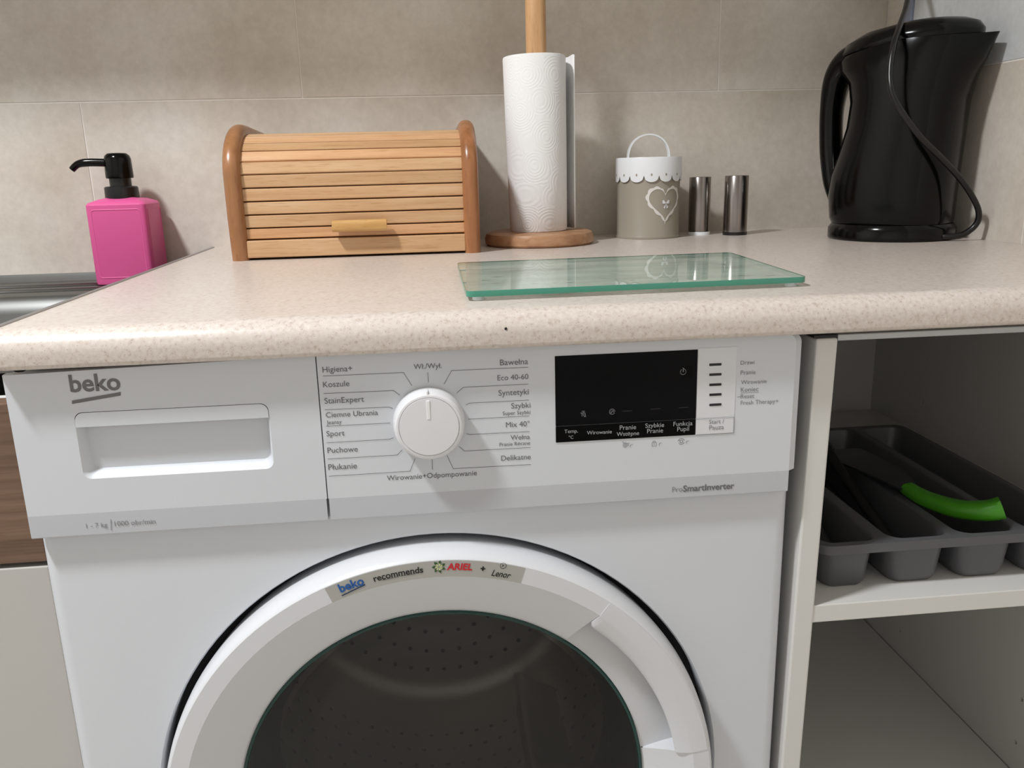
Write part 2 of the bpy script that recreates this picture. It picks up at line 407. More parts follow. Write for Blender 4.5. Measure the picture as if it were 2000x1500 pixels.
def subribbon(name, polys, w, m, par, y=PYF):
    bm = bmesh.new()
    for p in polys: ribbon(bm, p, w, lambda x, z: (x, y-LIFT, z))
    o = obj(name, bm, m); return sub(o, par)
# drawer print
sublet('beko', C1(418, 350), C1(717, 340), PYF, 'logo', drawer, bold=.022)
q = [P2(C1(*p)) for p in ((427, 421), (715, 371), (715, 350), (427, 401))]
bm = bmesh.new(); bm.faces.new([bm.verts.new(fpan(*p)) for p in q]); sub(obj('logo_underline', bm, 'logo'), drawer)
YB_ = PYF
sublet('1 - 7 kg', C1(512, 1157), C1(637, 1152), YB_, 'print_light', drawer)
sublet('1000 obr/min', C1(680, 1145), C1(922, 1135), YB_, 'print_light', drawer)
subribbon('divider_line', [[P2(C1(657, 1105), YB_), P2(C1(660, 1168), YB_)]], .0005, 'print_light', drawer, YB_)
# programme names
for s, u0, v0, u1 in (('Higiena+', 88, 207, 340), ('Koszule', 93, 333, 315), ('StainExpert', 105, 472, 440), ('Ciemne Ubrania', 117, 590, 557), ('Jeansy', 122, 648, 250),
        ('Sport', 122, 750, 275), ('Puchowe', 130, 892, 387), ('Płukanie', 138, 1035, 380), ('Wł./Wył.', 862, 180, 1100), ('Bawełna', 1595, 147, 1832), ('Eco 40-60', 1573, 275, 1835),
        ('Syntetyki', 1582, 405, 1838), ('Szybki', 1690, 513, 1852), ('Super Szybki', 1617, 570, 1852), ('Mix 40°', 1645, 673, 1845), ('Wełna', 1685, 780, 1847), ('Pranie Ręczne', 1590, 834, 1850),
        ('Delikatne', 1605, 957, 1855), ('Wirowanie+Odpompowanie', 635, 1125, 1398)):
    sublet(s, C2(u0, v0), C2(u1, v0-.055*(u1-u0)), PYF, 'print', cpan)
for pl in ([(92, 237), (775, 207), (845, 317)], [(98, 385), (690, 360), (742, 398)], [(108, 523), (650, 500), (683, 512)], [(117, 663), (662, 635)], [(125, 803), (655, 773), (690, 760)],
        [(133, 941), (722, 907), (763, 863)], [(143, 1087), (830, 1045), (873, 937)], [(980, 207), (987, 287)], [(1018, 945), (1020, 1030)], [(1830, 162), (1183, 190), (1120, 303)],
        [(1832, 305), (1282, 332), (1227, 380)], [(1838, 441), (1335, 466), (1302, 482)], [(1842, 575), (1325, 603)], [(1843, 708), (1340, 733), (1310, 727)], [(1852, 843), (1292, 873), (1247, 835)],
        [(1855, 988), (1197, 1023), (1145, 912)]):
    subribbon('guide_line', [[P2(C2(*p)) for p in pl]], .00034, 'print', cpan)
for s, u0, v0, u1 in (('Drzwi', 1432, 232, 1532), ('Pranie', 1432, 304, 1540), ('Wirowanie', 1435, 373, 1620), ('Koniec', 1433, 428, 1560), ('Reset', 1432, 476, 1530), ('Fresh Therapy+', 1432, 522, 1705)):
    sublet(s, C3(u0, v0), C3(u1, v0-.05*(u1-u0)), PYF, 'print_light', cpan)
subribbon('guide_line', [[P2(C3(1433, 436)), P2(C3(1562, 430))]], .0003, 'print_light', cpan)
subribbon('guide_line', [[P2(C3(1407, 464)), P2(C3(1432, 462))]], .0004, 'print_light', cpan)
sublet('Pro', C3(937, 1154), C3(1012, 1150), PYF, 'print_light', cpan)
sublet('SmartInverter', C3(1016, 1150), C3(1385, 1125), PYF, 'print', cpan, bold=.02)
# small symbols under the display
def ringpts(c, r, a0=0, a1=360, n=20): return [(c[0]+r*math.cos(math.radians(a0+(a1-a0)*k/n)), c[1]+r*math.sin(math.radians(a0+(a1-a0)*k/n))) for k in range(n+1)]
for (u, v), kind in (((597, 812), 'basin'), ((806, 800), 'lock'), ((1003, 785), 'swirl')):
    c = P2(C3(u, v)); r = .0023; w = .0003; L = []
    if kind == 'basin': L = [ringpts(c, r*.8), ringpts(c, r*.35, 0, 360, 10), [(c[0]-r*.9, c[1]+r), (c[0]+r*.2, c[1]+r*.6)], [(c[0]-r*1.1, c[1]+r*1.1), (c[0]-r*.7, c[1]+r*1.4)], [(c[0]+r*.6, c[1]+r*.5), (c[0]+r*1.25, c[1]+r*.75), (c[0]+r*1.1, c[1]-r*.3)]]
    if kind == 'lock': L = [[(c[0]-r*.75, c[1]-r), (c[0]+r*.75, c[1]-r), (c[0]+r*.75, c[1]+r*.3), (c[0]-r*.75, c[1]+r*.3), (c[0]-r*.75, c[1]-r)], ringpts((c[0], c[1]+r*.4), r*.45, 0, 180, 10), [(c[0], c[1]-r*.6), (c[0], c[1])]]
    if kind == 'swirl': L = [ringpts(c, r*1.05, 20, 160), ringpts(c, r*1.05, 200, 340), ringpts(c, r*.5), [(c[0]-r*1.3, c[1]+r*.2), (c[0]-r, c[1]+r*.5), (c[0]-r*.6, c[1]+r*.3)]]
    e0 = (c[0]+r*1.7, c[1]-r*.9); L += [[e0, (e0[0]+r*.15, e0[1]+r*.8)], [(e0[0], e0[1]+r*.5), (e0[0]+r*.4, e0[1]+r*.95), (e0[0]+r*.9, e0[1]+r*.9)]]
    subribbon('symbol', L, w, 'print_light', cpan)
# display
DX0, DX1, DZ0, DZ1, DZM = 0.3985, 0.5098, 0.7782, 0.8471, 0.7912
disp = wpart('display', box(DX0, DX1, PYF-.0006, PYF+.001, DZM+.0002, DZ1, bev=.0003, seg=1), 'black_panel')
touch = wpart('touch_strip', box(DX0, DX1, PYF-.0006, PYF+.001, DZ0, DZM, bev=.0003, seg=1), 'black_touch')
YD = PYF-.0006
for s, u0, v0, u1 in (('Temp.', 157, 727, 255), ('°C', 188, 768, 222), ('Wirowanie', 320, 737, 500), ('Pranie', 557, 703, 675), ('Wstępne', 535, 748, 697), ('Szybkie', 742, 688, 878), ('Pranie', 755, 727, 870), ('Funkcja', 945, 676, 1083), ('Pupil', 973, 713, 1058)):
    sublet(s, C3(u0, v0), C3(u1, v0-.05*(u1-u0)), YD, 'screen_print', touch)
c = P2(C3(1013, 280)); r = .0022
bm = box(DX1-.0125, DX1-.0035, YD-.00015, YD+.0003, c[1]-.0045, c[1]+.0045); wpart('timer_key', bm, 'black_touch', disp)
subribbon('symbol', [ringpts(c, r, -235, 60, 26), [(c[0], c[1]+r*.75), c, (c[0]+r*.2, c[1]+r*.25)], [(c[0]-r*.1, c[1]+r*1.4), (c[0]+r*.25, c[1]+r*1.05), (c[0]-r*.1, c[1]+r*.75)]], .0005, 'screen_print', disp, YD-.0002)
c = P2(C3(500, 568)); r = .0022
subribbon('symbol', [ringpts(c, r, 0, 330), ringpts(c, r*.6, -40, 250), [(c[0]-r*.8, c[1]-r*.7), (c[0]+r*.8, c[1]+r*.7)]], .00045, 'print_light', disp, YD)
c = P2(C3(293, 585)); r = .0022
subribbon('symbol', [[(c[0]-r, c[1]+r*.4), (c[0]-r*.2, c[1]+r*.4), (c[0]+r*.5, c[1]+r*.4), (c[0]+r*.8, c[1]-r)], [(c[0]-r*.5, c[1]+r), (c[0]+r*.5, c[1]+r)], [(c[0], c[1]+r), (c[0], c[1]+r*.4)], [(c[0]-r*.5, c[1]+r*.2), (c[0]-r*.5, c[1]-r*.8)], [(c[0]-r*.1, c[1]), (c[0]+r*.35, c[1]-r), (c[0]+r*.8, c[1]-r)]], .00045, 'print_light', disp, YD)
for u, v in ((610, 563), (815, 548), (1018, 538)):
    subribbon('bar_mark', [[P2(C3(u-35, v+2)), P2(C3(u+35, v-2))]], .0004, 'screen_dim', disp, YD)
# indicator field and start button
fx0, fx1 = DX1+.0004, 0.541
wpart('indicator_field', box(fx0, fx1, PYF-.0003, PYF+.001, DZM+.0005, DZ1+.0008), mat('indicator_white', (222, 223, 226), .35))
for u, v in ((1248, 229), (1248, 301), (1248, 374), (1248, 446), (1248, 519)):
    c = P2(C3(u, v)); wpart('indicator_lamp', box(c[0]-.0049, c[0]+.0049, PYF-.0007, PYF+.0005, c[1]-.0010, c[1]+.0010, bev=.0003, seg=1), 'dark')
sbut = wpart('start_button', box(fx0, fx1, PYF-.0006, PYF+.001, DZ0-.0002, DZM, bev=.0003, seg=1), mat('button_white', (222, 223, 226), .35))
subribbon('outline', [[(fx0, DZM-.0002), (fx1-.0002, DZM-.0002), (fx1-.0002, DZ0), (fx0, DZ0)]], .0003, 'print', sbut, PYF-.0006)
sublet('Start /', C3(1203, 660), C3(1312, 655), PYF-.0006, 'print_light', sbut)
sublet('Pauza', C3(1205, 703), C3(1310, 698), PYF-.0006, 'print_light', sbut)
# programme knob
kc = P2((838, 823)); KX, KZ = kc
KD = .0150
kn = lathe_y([(.0268, PYF), (.0272, PYF-.002), (.0268, PYF-KD*.55), (.0258, PYF-KD*.85), (.0242, PYF-KD*.95), (.0228, PYF-KD*.965), (.0226, PYF-KD*.93), (.0222, PYF-KD*.93), (.0220, PYF-KD*.985), (.012, PYF-KD), (.0001, PYF-KD*1.005)], KX, KZ, n=72)
knob = wpart('programme_knob', kn, 'knob', ang=28)
wpart('pointer_mark', box(KX-.0013, KX+.0013, PYF-KD-.0004, PYF-KD+.0008, KZ+.006, KZ+.0205, bev=.0003), mat('pointer', (240, 240, 240), .3), knob)
wpart('pointer_ridge', box(KX-.0007, KX+.0007, PYF-KD*.93, PYF-.006, KZ+.0242, KZ+.0272, bev=.0003), 'knob', knob)
# --- door
def dang(px, y=-.0237): q = ony(px, y); return math.atan2(q.z-ZD, q.x-XC), math.hypot(q.z-ZD, q.x-XC)
TH1 = math.radians(52.5); TH2 = math.radians(8.6)
YR = -.0237
door = wpart('door_ring', lathe_y([(.2290, .026), (.2310, .012), (.2322, .002), (.2322, -.005), (.2317, -.0115), (.2306, -.0185), (.2290, -.0225), (.2275, YR), (.2135, YR)], XC, ZD, n=160), 'ring', ang=38)
cone = [(.2135, YR), (.2125, YR+.0004), (.193, -.0128), (.1745, -.0045), (.1722, -.003), (.1715, .006)]
db = lathe_y(cone, XC, ZD, TH1, TH2+2*PI, n=140)
wpart('door_cone', db, 'ring', door, ang=38)
rbm = lathe_y([(.2200, -.0005), (.2135, .0005), (.193, -.0005), (.1745, -.0030), (.1722, -.003), (.1715, .006)], XC, ZD, TH2, TH1, n=50)
for t in (TH1, TH2):       # end walls of the grip recess
    f = lambda r, y: (XC+r*math.cos(t), y, ZD+r*math.sin(t))
    rbm.faces.new([rbm.verts.new(f(*p)) for p in ((.2200, -.0005), (.2135, .0005), (.193, -.0005), (.1745, -.0030), (.1745, -.0045), (.193, -.0128), (.2125, YR+.0004), (.22, YR+.001))])
wpart('grip_recess', rbm, 'ring', door, ang=38)
hb = bmesh.new(); TA, TB = TH2+.001, TH1-.002
hprof = [(.2268, YR+.0015), (.2265, YR-.0004), (.2138, YR-.0004), (.2118, YR), (.2040, -.0212), (.2008, -.0196), (.1995, -.0180), (.2002, -.0158), (.2050, -.0140), (.2180, -.0130)]
nn = 60; rings = []
for i in range(nn+1):
    t = TA+(TB-TA)*i/nn; e = (TB-t)/.03; tap = 1.0
    if e < 1: tap = .72+.28*math.sqrt(max(0, 1-(1-e)**2))
    rings.append([(XC+(.2135+(r-.2135)*(tap if r < .2135 else 1))*math.cos(t), y, ZD+(.2135+(r-.2135)*(tap if r < .2135 else 1))*math.sin(t)) for r, y in hprof])
loft(rings, True, True, hb)
wpart('door_handle', hb, 'ring', None, ang=38)
wpart('door_glass', lathe_y([(.1715, -.0032), (.14, -.0085), (.10, -.0125), (.05, -.0148), (.0001, -.0155)], XC, ZD, n=96), 'glass_door', smooth=True)
wpart('glass_rim', lathe_y([(.1728, -.0028), (.1718, -.0052), (.1702, -.0050), (.1692, -.0030), (.1692, .006)], XC, ZD, n=120), 'rimglass', smooth=True)
wpart('glass_bowl', lathe_y([(.150, .036), (.140, .065), (.122, .088), (.09, .098), (.0001, .10)], XC, ZD, n=72), 'glass_bowl', smooth=True)
wpart('inner_frame', lathe_y([(.1690, .004), (.1640, .012), (.1545, .040), (.1530, .070), (.1560, .085)], XC, ZD, n=96), 'black_matt', smooth=True)
# drum with lifters; perforations are flat discs with the hole darkness painted
drum = wpart('drum', lathe_y([(.168, .105), (.19, .112), (.235, .13), (.24, .16), (.24, .44), (.20, .46), (.0001, .465)], XC, ZD, n=72), 'drum', smooth=True)
pb = bmesh.new()
for j in range(9):
    y = .15+.03*j
    for i in range(72):
        t = 2*PI*(i+.5*(j % 2))/72; rr = .2392
        o_ = Vector((XC+rr*math.cos(t), y, ZD+rr*math.sin(t))); a_ = Vector((-math.sin(t), 0, math.cos(t))); b_ = Vector((0, 1, 0))
        pb.faces.new([pb.verts.new(o_+a_*(.0032*math.cos(k*PI/3))+b_*(.0032*math.sin(k*PI/3))) for k in range(6)])
for ring, nh in ((.06, 16), (.09, 24), (.12, 32), (.15, 40), (.18, 48)):
    for i in range(nh):
        t = 2*PI*i/nh; o_ = Vector((XC+ring*math.cos(t), .4575 if ring > .1 else .461, ZD+ring*math.sin(t)))
        pb.faces.new([pb.verts.new(o_+Vector((.0032*math.cos(k*PI/3), 0, .0032*math.sin(k*PI/3)))) for k in range(6)])
po = wpart('perforation_disc', pb, 'dark', drum); po['kind'] = 'stuff'
for k in range(3):
    t = math.radians(62+120*k); cs, sn = math.cos(t), math.sin(t); lb = bmesh.new()
    for s in (0,):
        rr_ = [[(.242, -.035), (.215, -.016), (.19, -.006), (.185, 0), (.19, .006), (.215, .016), (.242, .035)], ]
        loft([[(XC+(r*f_+.242*(1-f_))*cs-w_*f_*sn, y, ZD+(r*f_+.242*(1-f_))*sn+w_*f_*cs) for r, w_ in rr_[0]] for y, f_ in ((.15, .3), (.18, 1), (.40, 1), (.43, .3))], True, True, lb)
    wpart('drum_lifter', lb, 'drum', drum, ang=40)
# sticker on the ring
AL = dang((640, 1160))[0]; AR = dang((1022, 1122))[0]
stk = wpart('sticker', lathe_y([(.2268, YR-.0002), (.2134, YR-.0002)], XC, ZD, AR, AL, n=40), 'sticker')
def arctext(s, aL, aR, rbase, m, bold=0.0, shear=0.0, hs=1.0, name='lettering'):
    me, x0, x1 = text_mesh(s, bold, shear); k = (aL-aR)*rbase/(x1-x0)
    for v in me.vertices:
        t = aL-(v.co.x-x0)*k/rbase; r = rbase+v.co.y*k*hs; v.co = Vector((XC+r*math.cos(t), YR-.0002-LIFT, ZD+r*math.sin(t)))
    me.update(); return sub(link(name, me, m), stk)
def CS(u, v): return (600+u/4.16667, 1030+v/4.16667)
def sa(u, v): return dang(CS(u, v))[0]
arctext('beko', sa(262, 505), sa(465, 450), .2187, 'blue', bold=.03)
bm = bmesh.new(); ribbon(bm, [P2(CS(285, 553), YR), P2(CS(470, 465), YR)], .0010, lambda x, z: (x, YR-.0002-LIFT, z)); sub(obj('logo_underline', bm, 'navy'), stk)
arctext('recommends', sa(540, 420), sa(943, 345), .2184, 'ink', bold=.02)
bm = bmesh.new(); ribbon(bm, [P2(CS(610, 428), YR), P2(CS(745, 400), YR)], .0005, lambda x, z: (x, YR-.0002-LIFT, z)); ribbon(bm, [P2(CS(760, 395), YR), P2(CS(885, 375), YR)], .0005, lambda x, z: (x, YR-.0002-LIFT, z)); sub(obj('small_print', bm, 'print'), stk)
fc = P2(CS(1072, 320), YR)
fb = bmesh.new(); gb2 = bmesh.new()
for k in range(7):
    t = 2*PI*k/7+.3
    for b_, r0, r1, wd, dy in ((fb, .0018, .0056, .0017, 0), (gb2, .0007, .0033, .0009, .0001)):
        pts = [(r0, 0), ((r0+r1)/2, wd), (r1, wd*.5), ((r0+r1)/2, -wd*.5)]
        b_.faces.new([b_.verts.new((fc[0]+a*math.cos(t)-b*math.sin(t), YR-.0002-LIFT-dy, fc[1]+a*math.sin(t)+b*math.cos(t))) for a, b in pts])
sub(obj('flower_emblem', fb, 'green_dk'), stk); sub(obj('flower_heart', gb2, 'lime'), stk)
arctext('ARIEL', sa(1135, 345), sa(1342, 345), .2192, 'red', bold=.035, shear=.15)
arctext('+', sa(1408, 350), sa(1448, 350), .2186, 'ink', bold=.04)
arctext('Lenor', sa(1497, 392), sa(1657, 390), .2158, 'ink', bold=.012, shear=.3, hs=1.25)
c = P2(CS(1595, 311), YR); bm = bmesh.new()
for L in (ringpts(c, .0024, 0, 360, 18), [(c[0]-.0008, c[1]-.001), (c[0]-.0003, c[1]+.001), (c[0]+.0006, c[1]+.0005), (c[0], c[1]-.0004)]): ribbon(bm, L, .00035, lambda x, z: (x, YR-.0002-LIFT, z))
sub(obj('round_emblem', bm, 'ink'), stk)

# ------------------------------------------------------------------ left: sink unit
ZK = .846
sk = thing('sink', 'stainless steel sink sunk beside the end of the worktop', 'sink', (-.4, .3, 0))
def loc(o, par):
    o.parent = par; o.matrix_parent_inverse = Matrix.Translation((-par.location.x, -par.location.y, -par.location.z)); return o
SX0, SX1 = -.80, -.0037
bm = bmesh.new()
outer = rrect(SX0, SX1, .045, D-.0002, .006, 3); b1 = rrect(-.62, -.020, .085, .475, .05, 6)
bm, lo = plate(outer, [b1], lambda x, y: (x, y, ZK), bm)
prev = lo[1]; cxb, cyb = -.32, .2675
for sc_, z in ((.988, ZK-.0015), (.972, ZK-.006), (.962, ZK-.02), (.94, ZK-.13), (.90, ZK-.15)):
    prev = skirt(bm, prev, lambda c: Vector((cxb+(b1[0][0]*0+c.x-cxb)*1.0, c.y, z))) if False else skirt(bm, prev, lambda c, s=sc_, z=z: Vector((cxb+(c.x-cxb)*s, cyb+(c.y-cyb)*s, z)))
bm.faces.new(prev); skirt(bm, lo[0], lambda c: Vector((c.x, c.y, ZK-.004)))
loc(obj('basin', bm, 'sinksteel', ang=40), sk)
for yy in (.565, .515):
    loc(obj('drainer_ridge', tube([(SX0+.03, yy, ZK), (-.10 if yy > .55 else -.05, yy, ZK)], .0035, 8, squash=1), 'sinksteel', smooth=True), sk)
loc(obj('rear_lip', prism([(D-.0002, ZK), (D-.012, ZK), (D-.006, ZK+.004), (D-.0002, ZK+.010)], lambda y, z: (SX0, y, z), lambda y, z: (SX1, y, z)), 'sinksteel', ang=20), sk)
loc(obj('drain', lathe([(.0, ZK-.149), (.03, ZK-.149), (.035, ZK-.1475), (.04, ZK-.149)], -.32, .2675, 24), 'steel', smooth=True), sk)
sc = thing('sink_cabinet', 'sink base cabinet with a brown wood grain drawer and a greige door', 'cabinet', (-.4, .3, 0))
loc(obj('bottom_panel', box(-.80, -.004, .045, .6, .1, .118), 'cab'), sc)
loc(obj('back_panel', box(-.80, -.004, .595, .6, .118, .70), 'cab'), sc)
for xa, xb in ((-.80, -.782), (-.022, -.004)): loc(obj('side_panel', box(xa, xb, .045, .6, .118, ZK-.0045), 'cab'), sc)
loc(obj('drawer_front', box(-.80, -.004, .018, .037, .6945, .8245, bev=.001), 'oak'), sc)
loc(obj('door', box(-.80, -.004, .018, .037, .11, .6905, bev=.001), 'door_greige'), sc)
loc(obj('front_rail', box(-.80, -.004, .037, .045, .1, .8245), 'cab'), sc)
loc(obj('plinth', box(-.80, -.004, .08, .096, 0, .1), 'cab'), sc)

# ------------------------------------------------------------------ right: open cabinet
oc = thing('open_cabinet', 'white open base cabinet with a shelf beside the washing machine', 'cabinet', (.8, .3, 0))
def lean(bm):
    for v in bm.verts: v.co.x += -.016*(.85-v.co.z)
    return bm
CT = .8500
o = loc(obj('side_panel', lean(box(.6085, .6262, -.001, .58, .10, CT-.0005, bev=.0016)), 'cab'), oc)
pins = [(y, z) for y in (.175, .427) for z in (.309, .367, .661, .720)]
bm = bmesh.new(); bm, lo = plate([(.0, .10), (.58, .10), (.58, CT-.0005), (.0, CT-.0005)], [[(y+.0027*math.cos(2*PI*k/14), z+.0027*math.sin(2*PI*k/14)) for k in range(14)] for y, z in pins], lambda y, z: (.974, y, z), bm)
back = skirt(bm, lo[0], lambda c: Vector((.9915, c.y, c.z))); bm.faces.new(back)
loc(obj('side_panel', bm, 'cab'), oc)
for y, z in pins:      # the bore of each hole
    bb = lathe([(.0027, 0), (.0027, .012), (.0001, .012)], n=14)
    for v in bb.verts: v.co = Vector((.974+v.co.z, y+v.co.x, z+v.co.y))
    loc(obj('shelf_hole', bb, 'cab', ang=40), oc)
loc(obj('shelf', box(.6185, .974, .0, .55, .5982, .6146, bev=.0008), 'cab'), oc)
loc(obj('bottom_panel', box(.611, .9722, .0, .55, .255, .2715, bev=.0008), 'cab'), oc)
loc(obj('back_panel', box(.606, .974, .56, .565, .10, CT-.01), 'cab'), oc)
loc(obj('front_rail', box(.6262, .974, .0, .014, .8468, .8522, bev=.0008), 'alu'), oc)
loc(obj('rear_rail', box(.6262, .974, .46, .56, .834, .85), 'cab'), oc)
loc(obj('plinth', box(.606, .974, .05, .066, 0, .1), 'cab'), oc)
top_strip = loc(obj('panel_top_strip', box(.607, .6262, .001, .05, .8497, .8516), 'dark'), oc)  # thin dark strip along the top of the side panel

# cutlery tray
ct = thing('cutlery_tray', 'grey plastic cutlery tray standing on the shelf of the open cabinet', 'tray', (.76, .18, .6146))
def tb(o): return loc(o, ct)
tx0, tx1, ty0, ty1, tz0, tz1 = .6325, .8905, .0175, .338, .6147, .6600
comps = [(.6385, .6905), (.7005, .7590), (.7650, .8235), (.8300, .8850)]
holes = [rrect(a, b, ty0+.006, ty1-.006, .014 if i else .012, 5) for i, (a, b) in enumerate(comps)]
bm = bmesh.new(); bm, lo = plate(rrect(tx0, tx1, ty0, ty1, .014, 5), holes, lambda x, y: (x, y, tz1), bm)
ov = skirt(bm, lo[0], lambda c: Vector((tx0+.001+(c.x-tx0)*(tx1-tx0-.002)/(tx1-tx0), c.y, tz1-.001))); skirt(bm, ov, lambda c: Vector((c.x, c.y, tz1-.0085)))
tb(obj('rim', bm, 'tray', ang=40))
for (a, b), hl in zip(comps, holes):
    bm = bmesh.new(); cx_, cy_ = (a+b)/2, (ty0+ty1)/2; hw, hd = (b-a)/2, (ty1-ty0)/2-.006
    rings = []
    for sx, sy, z in ((0, 0, tz1), (.0015, .001, tz1-.002), (.0055, .0035, tz0+.006), (.008, .006, tz0+.0012), (.012, .010, tz0)):
        rings.append([(cx_+(x-cx_)*(hw-sx)/hw, cy_+(y-cy_)*(hd-sy)/hd, z) for x, y in hl])
    loft(rings, True, False, bm); bm.faces.new([bm.verts.new(p) for p in rings[-1]]); bmesh.ops.remove_doubles(bm, verts=bm.verts, dist=1e-6)
    o = tb(obj('compartment', bm, 'tray', ang=40))
    md = o.modifiers.new('wall', 'SOLIDIFY'); md.thickness = .0012; md.offset = 0

# utensils in the tray
gu = thing('peeler', 'dark kitchen slicer with a bright green handle lying across the tray', 'utensil', (.79, .07, .66))
hp = smoothpath([(.769, .116, .668), (.775, .092, .6655), (.788, .062, .667), (.803, .044, .672), (.8135, .038, .6765)], 5)
bm = bmesh.new(); rings = []
for i, p in enumerate(hp):
    t = (hp[min(i+1, len(hp)-1)]-hp[max(i-1, 0)]).normalized(); s = Vector((t.y, -t.x, 0)).normalized(); u = s.cross(t); u = u if u.z > 0 else -u
    f_ = i/(len(hp)-1); w_ = .0075+.003*math.sin(f_*PI*.9); h_ = .0055+.0035*f_
    rings.append([p+s*(w_*a)+u*(h_*b) for a, b in ((-1, -.5), (-.6, -1), (.6, -1), (1, -.5), (1, .5), (.6, 1), (-.6, 1), (-1, .5))])
loft(rings, True, True, bm); loc(obj('handle', bm, 'green', ang=50), gu)
bm = bmesh.new(); bp = smoothpath([(.770, .112, .6685), (.766, .15, .671), (.763, .20, .668), (.768, .25, .662)], 5); rings = []
for i, p in enumerate(bp):
    f_ = i/(len(bp)-1); w_ = .008+.017*math.sin(min(1, f_*1.15)*PI*.62)
    rings.append([p+Vector((a*w_, 0, b)) for a, b in ((-1, -.001), (1, -.001), (1, .0012), (.5, -.0005+.0022), (-.5, .0017), (-1, .0012))])
loft(rings, True, True, bm); loc(obj('head', bm, 'darkblade', ang=50), gu)
def utensil(name, label, cat, x, y0, y1, z0, z1, w, headw, m='black_matt', group=None):
    t = thing(name, label, cat, (x, y0, tz0+.002), group)
    pth = smoothpath([(x, y0, z0), (x+.002, y0+(y1-y0)*.35, z0+(z1-z0)*.5), (x, y0+(y1-y0)*.62, z1)], 6)
    loc(obj('handle', tube(pth, w, 8, squash=1.4), m, smooth=True), t)
    hp = smoothpath([(x, y0+(y1-y0)*.60, z1), (x, y0+(y1-y0)*.75, z1-.004), (x, y1-.02, z1-.006), (x, y1, z1-.001)], 5); bm = bmesh.new(); rings = []
    for i, p in enumerate(hp):
        f_ = i/(len(hp)-1); ww = w+(headw-w)*math.sin(min(1, .08+f_*1.1)*PI*.55)*(1 if f_ < .9 else .8)
        rings.append([p+Vector((ww*math.cos(a), 0, -.009*(math.sin(f_*PI))*(1-math.cos(a)**2)+s_)) for a, s_ in [(PI*k/8, 0) for k in range(9)]+[(PI*(8-k)/8, .0016) for k in range(9)]])
    loft(rings, True, True, bm); loc(obj('head', bm, m, ang=50), t); return t
utensil('ladle', 'dark grey serving spoon in the tray compartment next to the side panel', 'utensil', .664, .045, .30, tz0+.012, tz0+.074, .005, .022, 'darkblade')
utensil('spatula', 'black spatula lying in the tray beside the green handled slicer', 'utensil', .728, .04, .31, tz0+.012, tz0+.066, .0045, .025)
utensil('spoon', 'slim black spoon lying along the tray divider', 'utensil', .7160, .06, .29, tz0+.014, tz0+.040, .0035, .010)

# ------------------------------------------------------------------ bread box
bbx = thing('bread_box', 'beech roll top bread box with slatted front on the worktop', 'bread box', (.221, .52, ZC))
SY0, SY1 = .4195, .634
side_prof = [(SY1, ZC), (SY1, ZC+.158)] + [(.52, ZC+.1620)] + arc(.505, ZC+.100, .0855, 90, 180, 12, .062) + [(SY0, ZC+.05), (SY0+.004, ZC)]
def inset(poly, d):
    n = len(poly); out = []; cyy = sum(p[0] for p in poly)/n; czz = sum(p[1] for p in poly)/n
    for i in range(n):
        a, p, b = Vector(poly[i-1]), Vector(poly[i]), Vector(poly[(i+1) % n])
        n1 = Vector((-(p-a).y, (p-a).x)).normalized(); n2 = Vector((-(b-p).y, (b-p).x)).normalized(); c_ = Vector((cyy, czz))-p
        if n1.dot(c_) < 0: n1 = -n1
        if n2.dot(c_) < 0: n2 = -n2
        m2 = (n1+n2).normalized(); k_ = d/max(.5, m2.dot(n1)); out.append(tuple(p+m2*k_))
    return [(y, max(z, ZC)) if zz > ZC+.001 else (y, ZC) for (y, z), (_, zz) in zip(out, poly)]
def side_panel(x0, x1):
    w = (x1-x0)/2; r = .0092; rings = []
    for sgn in (-1, 1):
        ks = range(0, 7) if sgn < 0 else range(6, -1, -1)
        for k in ks:
            t = math.radians(90*k/6); d = r*(1-math.sin(t)); xo = w-r+r*math.cos(t)
            rings.append([((x0+x1)/2+sgn*xo, y, z) for y, z in inset(side_prof, d)])
    return loft(rings, True, True)
for a, b in ((.0705, .0905), (.3528, .3725)): loc(obj('side_panel', side_panel(a, b), 'beech_side', ang=40), bbx)
IX0, IX1 = .0895, .3538
